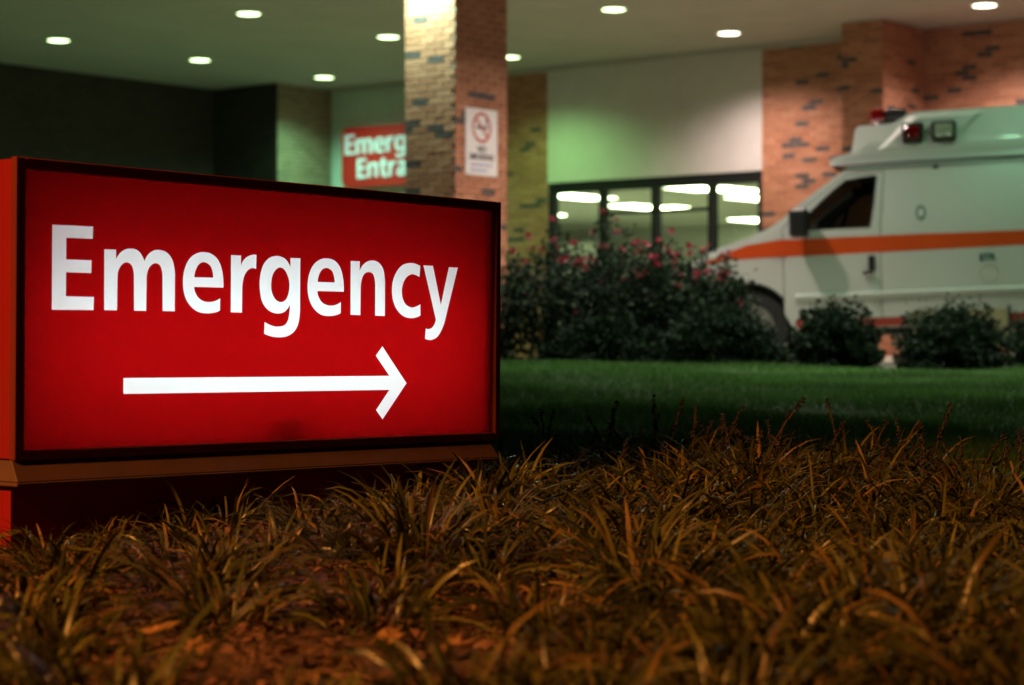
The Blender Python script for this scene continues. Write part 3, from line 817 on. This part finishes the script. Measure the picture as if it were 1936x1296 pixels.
V = np.stack([P-d*ln[:,None]-sd*wd[:,None]*.3, P-sd*wd[:,None]+[0,0,1]*bend[:,None], P+d*ln[:,None], P+sd*wd[:,None]+[0,0,1]*bend[:,None]], 1).reshape(-1, 3)
F = np.arange(4*n).reshape(n, 4)
cb = np.array([[.22, .10, .07], [.13, .06, .045], [.28, .15, .10], [.07, .04, .03]])[rng.integers(0, 4, n)] * rng.uniform(.6, 1.3, (n, 1))
tag(link('leaf_litter', np_mesh('leaf_litter', V, F, M['litter'], np.repeat(cb, 4, 0))), 'dry brown straw and chips littering the bed', 'leaf litter', kind='stuff')
# a few whole fallen leaves
def dead_leaf(seed):
    r = random.Random(seed); out = []
    for k in range(14):
        t = 2*math.pi*k/14; rad = (.030 if k % 2 == 0 else .017) * r.uniform(.8, 1.2)
        out.append((rad*math.cos(t)*1.35, rad*math.sin(t), r.uniform(0, .012)))
    V = [(0, 0, .004)] + out
    me = new_mesh('fallen_leaf', V, [(0, 1+k, 1+(k+1) % 14) for k in range(14)], [M['litter']])
    set_col(me, np.tile(np.array([[.30, .15, .06]]) * r.uniform(.7, 1.2), (15, 1)))
    return me
DL = [dead_leaf(i) for i in range(3)]
for i, (X, Y) in enumerate([(-.06, 4.05), (-.36, 3.45), (-.52, 3.5), (.02, 3.9), (-.21, 3.62), (-.1, 3.5), (-.62, 3.7), (-.43, 3.75), (.05, 4.15), (-.28, 3.36)]):
    o = link('fallen_leaf', DL[i % 3], None, (X, Y, float(ground_z(X, Y)) + .052), (rp.uniform(-.4, .4), rp.uniform(-.4, .4), rp.uniform(0, 6)))
    tag(o, 'curled dry leaf fallen on the bare mulch of the bed', 'leaf', 'fallen leaves on the mulch')

# mown lawn
n = 150000
Yl = 7.0 + 9.2*rng.random(n)**.8; Xl = rng.uniform(-.12, .275, n) * Yl
kp = (Yl > bed_edge(Xl) - .15) & (Yl < 15.95); Xl, Yl = Xl[kp], Yl[kp]; n = len(Xl)
P = np.stack([Xl, Yl, ground_z(Xl, Yl)], 1); az = rng.uniform(0, 6.283, n)
h = rng.uniform(.022, .05, n) * (1 + .35*np.sin(Xl*2.3+1)*np.sin(Yl*3.1)); w = rng.uniform(.0022, .004, n)
sd = np.stack([np.cos(az), np.sin(az), 0*az], 1) * w[:, None]; tip = np.stack([rng.normal(0, .4, n)*h, rng.normal(0, .4, n)*h, h], 1)
V = np.stack([P-sd, P+sd, P+tip], 1).reshape(-1, 3)
cb = np.array([.085, .200, .038]) * rng.uniform(.6, 1.35, (n, 1)) * (1 + .3*np.sin(Yl*4.0+Xl*.7) * np.sin(Xl*1.1+2))[:, None]
tag(link('lawn_grass', np_mesh('lawn_grass', V, np.arange(3*n).reshape(n, 3), M['lawn_blade'], np.repeat(cb, 3, 0))), 'short mown green grass rising towards the shrubs', 'grass', kind='stuff')

# ------------------------------------------------------------------ shrubs
def leaves(P, N_, size, cols, m, name):
    n = len(P); r = rng
    d = N_ + r.normal(0, .7, (n, 3)); d /= np.linalg.norm(d, axis=1)[:, None]
    s = np.cross(d, r.normal(0, 1, (n, 3))); s /= np.linalg.norm(s, axis=1)[:, None] + 1e-9
    nn = np.cross(d, s); L = size * r.uniform(.7, 1.3, n); Wd = L * .36
    V = np.stack([P, P + d*(L*.5)[:,None] + s*Wd[:,None] + nn*(L*.12)[:,None], P + d*L[:,None], P + d*(L*.5)[:,None] - s*Wd[:,None] + nn*(L*.12)[:,None]], 1).reshape(-1, 3)
    return np_mesh(name, V, np.arange(4*n).reshape(n, 4), m, np.repeat(cols, 4, 0))

def petal_mesh(seed):
    r = random.Random(seed); V, F = [], []
    for k in range(16):
        a = r.uniform(0, 6.28); e = r.uniform(.1, 1.4); rad = r.uniform(.022, .042)
        d = Vector((math.cos(a)*math.cos(e), math.sin(a)*math.cos(e), math.sin(e))); s = d.cross(Vector((0, 0, 1))).normalized() * rad * .6
        o = len(V); V += [(0, 0, 0), tuple(d*rad*.7 + s), tuple(d*rad*1.15), tuple(d*rad*.7 - s)]; F += [(o, o+1, o+2, o+3)]
    return new_mesh('flower', V, F, [M['petal']])
PET = [petal_mesh(i) for i in range(4)]

def rose_bush(X, Y, hgt, rad, seed, nflow, label):
    r = random.Random(seed); z = float(ground_z(X, Y))
    root = empty('rose_bush', (X, Y, z), 0)
    tag(root, label, 'rose bush', 'rose bushes beside the drive')
    st = MB(); tips = []; P, N_ = [], []
    for k in range(34):
        a = r.uniform(0, 6.28); q = rad * math.sqrt(r.random()); hh = hgt * (1 - .35*(q/rad)**2) * r.uniform(.72, 1.0)
        bx, by = .08*math.cos(a), .08*math.sin(a); ex, ey = q*math.cos(a), q*math.sin(a)
        cp = [(bx + (ex-bx)*t**.8, by + (ey-by)*t**.8, hh*t - .02) for t in (0, .25, .5, .75, 1)]
        st.tube(cp, [.008, .006, .005, .004, .0025], 5, False)
        tips.append(cp[-1])
        nl = 120
        for _ in range(nl):
            t = r.random()**.75; i = min(int(t*4), 3); f = t*4 - i
            p = [cp[i][j]*(1-f) + cp[i+1][j]*f for j in range(3)]
            sp = .10 if t < .85 else .055
            p = (p[0]+r.gauss(0, sp), p[1]+r.gauss(0, sp), max(.03, p[2]+r.gauss(0, sp*.7)))
            P.append(p); N_.append((math.cos(a)*.4, math.sin(a)*.4, .3))
    st.build('canes', M['stem'], root, True)
    P = np.array(P); n = len(P)
    cols = np.array([.019, .034, .016]) * rng.uniform(.6, 1.5, (n, 1))
    link('foliage', leaves(P, np.array(N_), .042, cols, M['leaf'], 'foliage'), root)
    r.shuffle(tips)
    tips.sort(key=lambda p: -p[2])
    for k in range(nflow):
        tx, ty, tz = tips[k % len(tips)]
        j = .05 if k < len(tips) else .09
        tz2 = tz + r.gauss(.02, .03) - (r.uniform(.05, .35) if r.random() < .3 else 0)
        o = link('flower', PET[r.randrange(4)], root, (tx+r.gauss(0, j), ty+r.gauss(0, j), tz2), (r.uniform(-.6, .6), r.uniform(-.6, .6), r.uniform(0, 6)))
        s = r.uniform(.65, 1.25); o.scale = (s, s, s)
rose_bush(-.22, 16.9, 1.10, .50, 1, 22, 'tall pink rose bush partly hidden by the edge of the red sign')
rose_bush(.36, 17.0, 1.16, .46, 2, 28, 'tall pink rose bush before the brick strip beside the glass doors')
rose_bush(.86, 16.8, 1.22, .46, 3, 34, 'tall pink rose bush before the middle of the glass doors')
rose_bush(1.36, 17.0, 1.14, .44, 4, 28, 'tall pink rose bush before the right hand glass pane')
rose_bush(1.60, 17.1, .98, .34, 5, 22, 'pink rose bush overlapping the ambulance bonnet')

def box_shrub(X, Y, hgt, rx, seed, label, ry=None):
    r = random.Random(seed); z = float(ground_z(X, Y)); root = empty('evergreen_shrub', (X, Y, z), 0)
    tag(root, label, 'shrub', 'low evergreen shrubs edging the lawn')
    st = MB()
    for k in range(9):
        a = k*.7; st.tube([(0, 0, -.03), (rx*.4*math.cos(a), rx*.4*math.sin(a), hgt*.5), (rx*.7*math.cos(a), rx*.7*math.sin(a), hgt*.75)], [.012, .008, .003], 5, False)
    st.build('stems', M['stem'], root, True)
    n = 11000; rr = np.random.default_rng(seed)
    d = rr.normal(0, 1, (n, 3)); d[:, 2] = np.abs(d[:, 2]) * 1.15 - .48; d /= np.linalg.norm(d, axis=1)[:, None]
    az = np.arctan2(d[:, 1], d[:, 0])
    lump = 1 + .10*np.sin(3*az+seed) + .09*np.sin(5*az+2*seed+4*d[:, 2]) + .10*np.sin(7*d[:, 2]*2+az*2+seed) + rr.normal(0, .05, n)
    q = (1 - .75*rr.random(n)**1.8) * lump
    P = d * q[:, None] * np.array([rx, ry or rx*.85, hgt*.72]); P[:, 2] += hgt*.30
    P[:, 2] = np.maximum(P[:, 2], .02)
    sh = rr.random(n) < .03; P[sh] *= 1.15
    cols = np.array([.012, .027, .011]) * rr.uniform(.55, 1.5, (n, 1))
    link('foliage', leaves(P, d, .036, cols, M['leaf'], 'foliage'), root)
box_shrub(1.58, 16.15, .42, .40, 21, 'low rounded evergreen shrub at the foot of the rose bushes')
box_shrub(2.48, 16.20, .46, .31, 22, 'rounded evergreen shrub below the ambulance front door')
box_shrub(3.37, 16.15, .45, .39, 23, 'broad evergreen shrub hiding the lower side of the ambulance')
box_shrub(4.22, 16.30, .42, .33, 24, 'evergreen shrub alone at the far end of the shrub row')
box_shrub(.72, 16.35, .34, .42, 25, 'low dark evergreen shrub under the tall roses at mid row')

# ------------------------------------------------------------------ ambulance
VAN = empty('ambulance', (2.525, 21.02, 0.008), 0)
VAN.rotation_euler = (0, -math.atan(.034), math.radians(-15))
tag(VAN, 'white van ambulance with an orange stripe and raised roof', 'ambulance')
def van_w(a, z):
    w = 1.0
    if z < .63: w = .985 + .015*(z-.34)/.29
    elif z > 1.2: w = 1.0 - .115*(max(0, z-1.2)/.67)**1.3
    if a < 0.1: w *= 1 - .13*((.1-a)/.85)**2
    if a > 4.6: w *= 1 - .04*((a-4.6)/.4)**2
    return w
def side_panel(name, loop, holes, m, parent, off=0.0, step=.12, sides=(-1, 1), wf=van_w):
    V2, T2 = fill(loop, holes, step); out = []
    for s in sides:
        V = [(p[0], s*(wf(p[0], p[1]) + off), p[1]) for p in V2]
        F = [t if s < 0 else tuple(reversed(t)) for t in T2]
        out.append(obj(name, V, F, m, parent, True))
    return out
def arc(cx, cz, r, a0, a1, n=14):
    return [(cx + r*math.cos(math.radians(a0 + (a1-a0)*k/n)), cz + r*math.sin(math.radians(a0 + (a1-a0)*k/n))) for k in range(n+1)]
top_front = [(-.74, .52), (-.745, .72), (-.70, .90), (-.58, 1.01), (-.40, 1.095), (-.207, 1.174), (0, 1.232), (.2, 1.308), (.34, 1.398)]
pillar = [(.34, 1.398), (.425, 1.475), (.58, 1.587), (.75, 1.709), (.93, 1.838)]
body = (list(reversed(arc(0, .385, .425, 4, 176))) and
        [(-.74, .42), (-.43, .40)] + arc(0, .385, .425, 178, 2)[1:] + [(.44, .34), (3.07, .34)] + arc(3.505, .385, .425, 178, 2)[1:] + [(3.95, .40), (4.97, .42), (5.0, 1.0), (4.97, 1.875), (2.5, 1.875), (.96, 1.868)] + list(reversed(pillar))[0:] + list(reversed(top_front))[1:])
# door: front seam, bottom, rear seam
door = [(.33, .50), (.40, .37), (1.245, .36), (1.255, 1.2), (1.30, 1.81), (.955, 1.795), (.76, 1.655), (.59, 1.53), (.44, 1.42), (.335, 1.30)]
def inset(loop, d):
    c = np.mean(np.array(loop), 0); out = []
    n = len(loop)
    for i in range(n):
        p, q, r = (np.array(loop[(i+k) % n], float) for k in (-1, 0, 1))
        t1 = (q-p)/np.linalg.norm(q-p); t2 = (r-q)/np.linalg.norm(r-q); n1 = np.array([-t1[1], t1[0]]); n2 = np.array([-t2[1], t2[0]])
        b = (n1+n2)/ (np.linalg.norm(n1+n2)+1e-9); out.append(tuple(q + b*d/max(.4, float(b@n1))))
    return out
door_in = inset(door, .007)
win = [(.56, 1.275), (1.165, 1.275), (1.205, 1.50), (1.235, 1.765), (1.20, 1.775), (.94, 1.745), (.78, 1.62), (.60, 1.455), (.545, 1.395)]
side_panel('body_side', body, [door], M['van_white'], VAN)
doors = side_panel('door', door_in, [win], M['van_white'], VAN, .001)
for d_, s in zip(doors, (-1, 1)):
    V2, T2 = fill(inset(win, -.012), [], .2)
    obj('window', [(p[0], s*(van_w(p[0], p[1])-.012), p[1]) for p in V2], T2, M['van_glass'], d_, True)
    V2, T2 = fill(inset(win, -.006), [inset(win, .016)], None)
    obj('window_seal', [(p[0], s*(van_w(p[0], p[1])-.004), p[1]) for p in V2], T2, M['rubber'], d_, True)
    y0, y1 = sorted((s*1.002, s*1.018))
    MB().box(1.135, 1.195, y0, y1, .875, 1.015).build('handle_plate', M['black_plastic'], d_, bevel=.006)
    y0, y1 = sorted((s*1.018, s*1.045))
    MB().box(1.08, 1.185, y0, y1, .83, .875).build('door_handle', M['chrome'], d_, bevel=.01)
def cross(name, prof, m, parent, crown=.03, n=10, wf=van_w, smooth=True):
    V, F = [], []
    for a, z in prof:
        w = wf(a, z)
        for k in range(n+1):
            t = -1 + 2*k/n; V.append((a - crown*.6*(1-t*t) if crown else a, t*w, z + crown*(1-t**2)))
    for i in range(len(prof)-1):
        for k in range(n): F.append((i*(n+1)+k, i*(n+1)+k+1, (i+1)*(n+1)+k+1, (i+1)*(n+1)+k))
    return obj(name, V, F, m, parent, smooth)
cross('bonnet', top_front[2:], M['van_white'], VAN, .045)
cross('front_panel', top_front[:3], M['van_white'], VAN, .0)
cross('windscreen', [(.36, 1.415)] + pillar[1:4] + [(.90, 1.815)], M['van_glass'], VAN, .04)
cross('roof', [(.93, 1.84), (.98, 1.868), (4.97, 1.87)], M['van_white'], VAN, .02)
cross('rear_panel', [(4.97, .42), (5.0, 1.0), (4.97, 1.87)], M['van_white'], VAN, 0)
MB().box(-.765, -.745, -.55, .55, .60, .88).build('grille', M['black_plastic'], VAN, bevel=.01)
for s in (-1, 1):
    MB().box(-.77, -.72, min(s*.58, s*.82), max(s*.58, s*.82), .66, .88).build('headlight', M['clear_lens'], VAN, bevel=.02)
MB().box(-.90, -.70, -.86, .86, .36, .56).build('bumper', M['chrome'], VAN, bevel=.04)
MB().box(4.95, 5.15, -.95, .95, .36, .54).build('bumper', M['chrome'], VAN, bevel=.03)
MB().box(.46, 3.05, -.93, .93, .30, .40).build('underbody', M['black_plastic'], VAN)
MB().box(3.98, 4.93, -.93, .93, .34, .44).build('underbody', M['black_plastic'], VAN)
MB().box(-.7, 4.9, -.55, .55, .28, .60).build('chassis', M['black_plastic'], VAN)
# wheels with arch liners
for cx in (0, 3.505):
    for s in (-1, 1):
        V, F = [], []
        A = arc(cx, .385, .424, 178, 2)
        for p in A: V += [(p[0], s*.985, p[1]), (p[0], s*.55, p[1])]
        for k in range(len(A)-1): F.append((2*k, 2*k+1, 2*k+3, 2*k+2))
        obj('arch_liner', V, F, M['rubber'], VAN, True)
        w = MB().lathe([(.23, -.12), (.30, -.125), (.355, -.11), (.372, -.07), (.375, 0), (.372, .07), (.355, .11), (.30, .125), (.23, .12)], 36, 'y', (cx, s*.83, .375)).build('tyre', M['rubber'], VAN, True)
        MB().lathe([(.0, -.085), (.07, -.09), (.075, -.06), (.16, -.05), (.20, -.07), (.232, -.115), (.235, .11), (.0, .1)], 30, 'y', (cx, s*.83, .375)).build('rim', M['galv'], w, True)
side_panel('inner_trim', [(.36, .5), (1.74, .5), (1.74, 1.84), (.99, 1.84), (.75, 1.69), (.58, 1.57), (.44, 1.465)], [inset(win, -.005)], M['seat'], VAN, -.035, None)
MB().box(.97, 1.74, -.84, .84, 1.77, 1.84).build('headliner', M['seat'], VAN)
# stripes, moulding
side_panel('orange_stripe', [(-.43, 1.0), (-.2, 1.022), (0, 1.036), (.3, 1.04), (4.9, 1.045), (4.9, 1.195), (.3, 1.2), (0, 1.165), (-.2, 1.10), (-.43, 1.02)], [], M['van_orange'], VAN, .004)
side_panel('red_sill_stripe', [(.45, .352), (1.47, .352), (1.47, .435), (.43, .435)], [], M['van_red'], VAN, .004)
side_panel('red_sill_stripe', [(2.40, .352), (3.06, .352), (3.06, .435), (2.40, .435)], [], M['van_red'], VAN, .004)
for z0, z1, off in ((.605, .655, .014),):
    side_panel('side_moulding', [(.44, z0), (3.08, z0), (3.08, z1), (.43, z1)], [], M['van_white'], VAN, off)
for s in (-1, 1):
    o = MB(); o.tube([(.45, s*1.006, .655), (3.08, s*1.006, .655)], .026, 10)
    o.build('moulding_edge', M['van_white'], VAN, True)
    y0, y1 = sorted((s*1.008, s*1.03))
    MB().box(1.50, 2.385, y0, y1, .10, .478).build('step_panel', M['tan_panel'], VAN, bevel=.008)
    MB().box(2.39, 2.415, y0, y1, .10, .50).build('panel_edge', M['rubber'], VAN)
    # door mirror
    mr = MB().box(.435, .615, min(s*1.08, s*1.29), max(s*1.08, s*1.29), 1.205, 1.475).build('door_mirror', M['black_plastic'], VAN, bevel=.04, seg=3)
    MB().tube([(.54, s*.97, 1.33), (.53, s*1.14, 1.33)], .02, 8).build('mirror_arm', M['black_plastic'], mr, True)
    MB().box(.612, .618, min(s*1.12, s*1.28), max(s*1.12, s*1.28), 1.24, 1.44).build('mirror_glass', M['chrome'], mr)
    # emblem, fuel flap, lettering, vent
    em = MB(); V = []; n = 24
    for k in range(n):
        t = 2*math.pi*k/n; V.append((1.63 + .045*math.cos(t), s*1.0035, 1.395 + .07*math.sin(t)))
    e = obj('emblem', [(p[0], s*(van_w(p[0], p[2])+.004), p[2]) for p in V], [tuple(range(n))], M['teal_print'], VAN)
    st = MB()
    for k in range(3):
        t = math.radians(90 + 60*k); dx, dz = .034*math.cos(t), .052*math.sin(t); px, pz = -.007*math.sin(t), .007*math.cos(t)
        q = [(1.63-dx-px, 1.395-dz-pz), (1.63+dx-px, 1.395+dz-pz), (1.63+dx+px, 1.395+dz+pz), (1.63-dx+px, 1.395-dz+pz)]
        st.add([(a, s*(van_w(a, z)+.0065+.0006*k), z) for a, z in q], [(0, 1, 2, 3)])
    st.build('star', M['white_print'], e)
    fl = MB(); n = 28; V = []
    for r in (.078, .084):
        for k in range(n):
            t = 2*math.pi*k/n; V.append((2.235 + r*math.cos(t), s*1.0035, .80 + r*math.sin(t)))
    fl.add(V, [(k, (k+1) % n, n+(k+1) % n, n+k) for k in range(n)]); fl.build('fuel_flap', M['tan_panel'], VAN)
    vt = MB()
    for k in range(7):
        z = 1.44 + .05*k; ww = van_w(2.8, z)
        y0, y1 = sorted((s*(ww+.001), s*(ww+.012))); vt.box(2.62, 2.95, y0, y1, z, z+.028)
    vt.build('vent_louvre', M['trim_white'], VAN)
text('ETR', .085, (2.22, -1.004, .925), M['teal_print'], VAN, bold=.004)
# interior
MB().box(.05, .62, -.88, .88, .60, 1.30).build('dashboard', M['seat'], VAN, bevel=.05)
for s in (-1, 1):
    se = MB().box(.95, 1.45, s*.45-.25, s*.45+.25, .62, .84).build('seat', M['seat'], VAN, bevel=.05)
    MB().box(1.36, 1.52, s*.45-.24, s*.45+.24, .80, 1.40).build('seat_back', M['seat'], se, bevel=.05)
    MB().box(1.40, 1.50, s*.45-.12, s*.45+.12, 1.42, 1.62).build('headrest', M['seat'], se, bevel=.04)
sw = MB(); pts_ = []
for k in range(25):
    t = 2*math.pi*k/24; c_, s_ = .19*math.cos(t), .19*math.sin(t)
    pts_.append((.80 - .55*s_*.9 if False else .80 + s_*.45, -.45 + c_, 1.28 + s_*.88))
sw.tube(pts_, .016, 8, False); sw.tube([(.80, -.63, 1.28), (.80, -.27, 1.28)], .014, 6); sw.tube([(.62, -.45, 1.16), (.80, -.45, 1.28)], .03, 8)
sw.build('steering_wheel', M['black_plastic'], VAN, True)
MB().box(.92, .96, -.14, .14, 1.66, 1.73).build('rear_view_mirror', M['black_plastic'], VAN, bevel=.01)
MB().box(1.75, 1.80, -.90, .90, .45, 1.84).build('bulkhead', M['seat'], VAN)
# raised roof cap
def cap_w(a, z): return .925 - .30*(z-1.88) - (.05 if a < 1.0 else 0)
cap = [(.80, 1.878), (.79, 1.935), (.84, 1.96), (1.00, 1.995), (1.02, 2.10), (1.035, 2.215), (1.07, 2.25), (1.36, 2.255), (1.42, 2.275), (1.55, 2.345), (1.60, 2.355), (4.85, 2.365), (4.97, 2.30), (5.0, 1.878)]
side_panel('roof_cap_side', cap, [], M['van_white'], VAN, 0, .15, (-1, 1), cap_w)
rc = cross('roof_cap', cap, M['van_white'], VAN, .012, 8, cap_w, True)
try: rc.data.set_sharp_from_angle(angle=math.radians(30))
except Exception: pass
for s in (-1, 1):
    MB().tube([(.84, s*.915, 1.876), (1.0, s*.918, 1.876), (4.95, s*.918, 1.88)], .012, 6).build('gutter', M['black_plastic'], VAN, True)
    # raised light pod with lamps
    pod = [(1.17, 2.0), (1.90, 2.0), (2.24, 2.315), (1.50, 2.315)]
    V = [(a, s*(cap_w(a, z)-.01), z) for a, z in pod] + [(a + (.12 if i in (0, 3) else -.08), s*(cap_w(a, z)+(.006 if z < 2.1 else .040)), z+(.01 if z < 2.1 else -.01)) for i, (a, z) in enumerate(pod)]
    pb = MB().add(V, [(4,5,6,7),(0,1,5,4),(1,2,6,5),(2,3,7,6),(3,0,4,7)]).build('light_pod', M['van_white'], VAN, bevel=.008)
    for (x0, x1, lens) in ((1.475, 1.675, 'red_lens'), (1.745, 1.975, 'clear_lens')):
        yy = cap_w(1.6, 2.15) + .022
        h = MB().box(x0, x1, min(s*(yy-.05), s*(yy+.055)), max(s*(yy-.05), s*(yy+.055)), 2.06, 2.245).build('lamp_bezel', M['black_plastic'], VAN, bevel=.018)
        MB().box(x0+.028, x1-.028, min(s*(yy+.0), s*(yy+.064)), max(s*(yy+.0), s*(yy+.064)), 2.085, 2.22).build('lamp_lens', M[lens], h, bevel=.02)
        rf = MB()
        for q in (-.035, .035):
            rf.lathe([(.0005, s*.001), (.013, s*.004), (.017, s*.008)], 12, 'y', ((x0+x1)/2+q, s*(yy+.063), 2.12))
        rf.build('bulb_reflector', M['red_lens'] if lens == 'red_lens' else M['chrome'], h, True)
lb = MB().box(1.16, 1.30, -.62, .62, 2.30, 2.43).build('roof_light_bar', M['red_lens'], VAN, bevel=.03)
MB().box(1.30, 1.50, -.60, .60, 2.31, 2.42).build('light_bar_housing', M['black_plastic'], lb, bevel=.02)
MB().box(1.22, 1.42, -.35, .35, 2.24, 2.31).build('light_bar_foot', M['black_plastic'], lb)
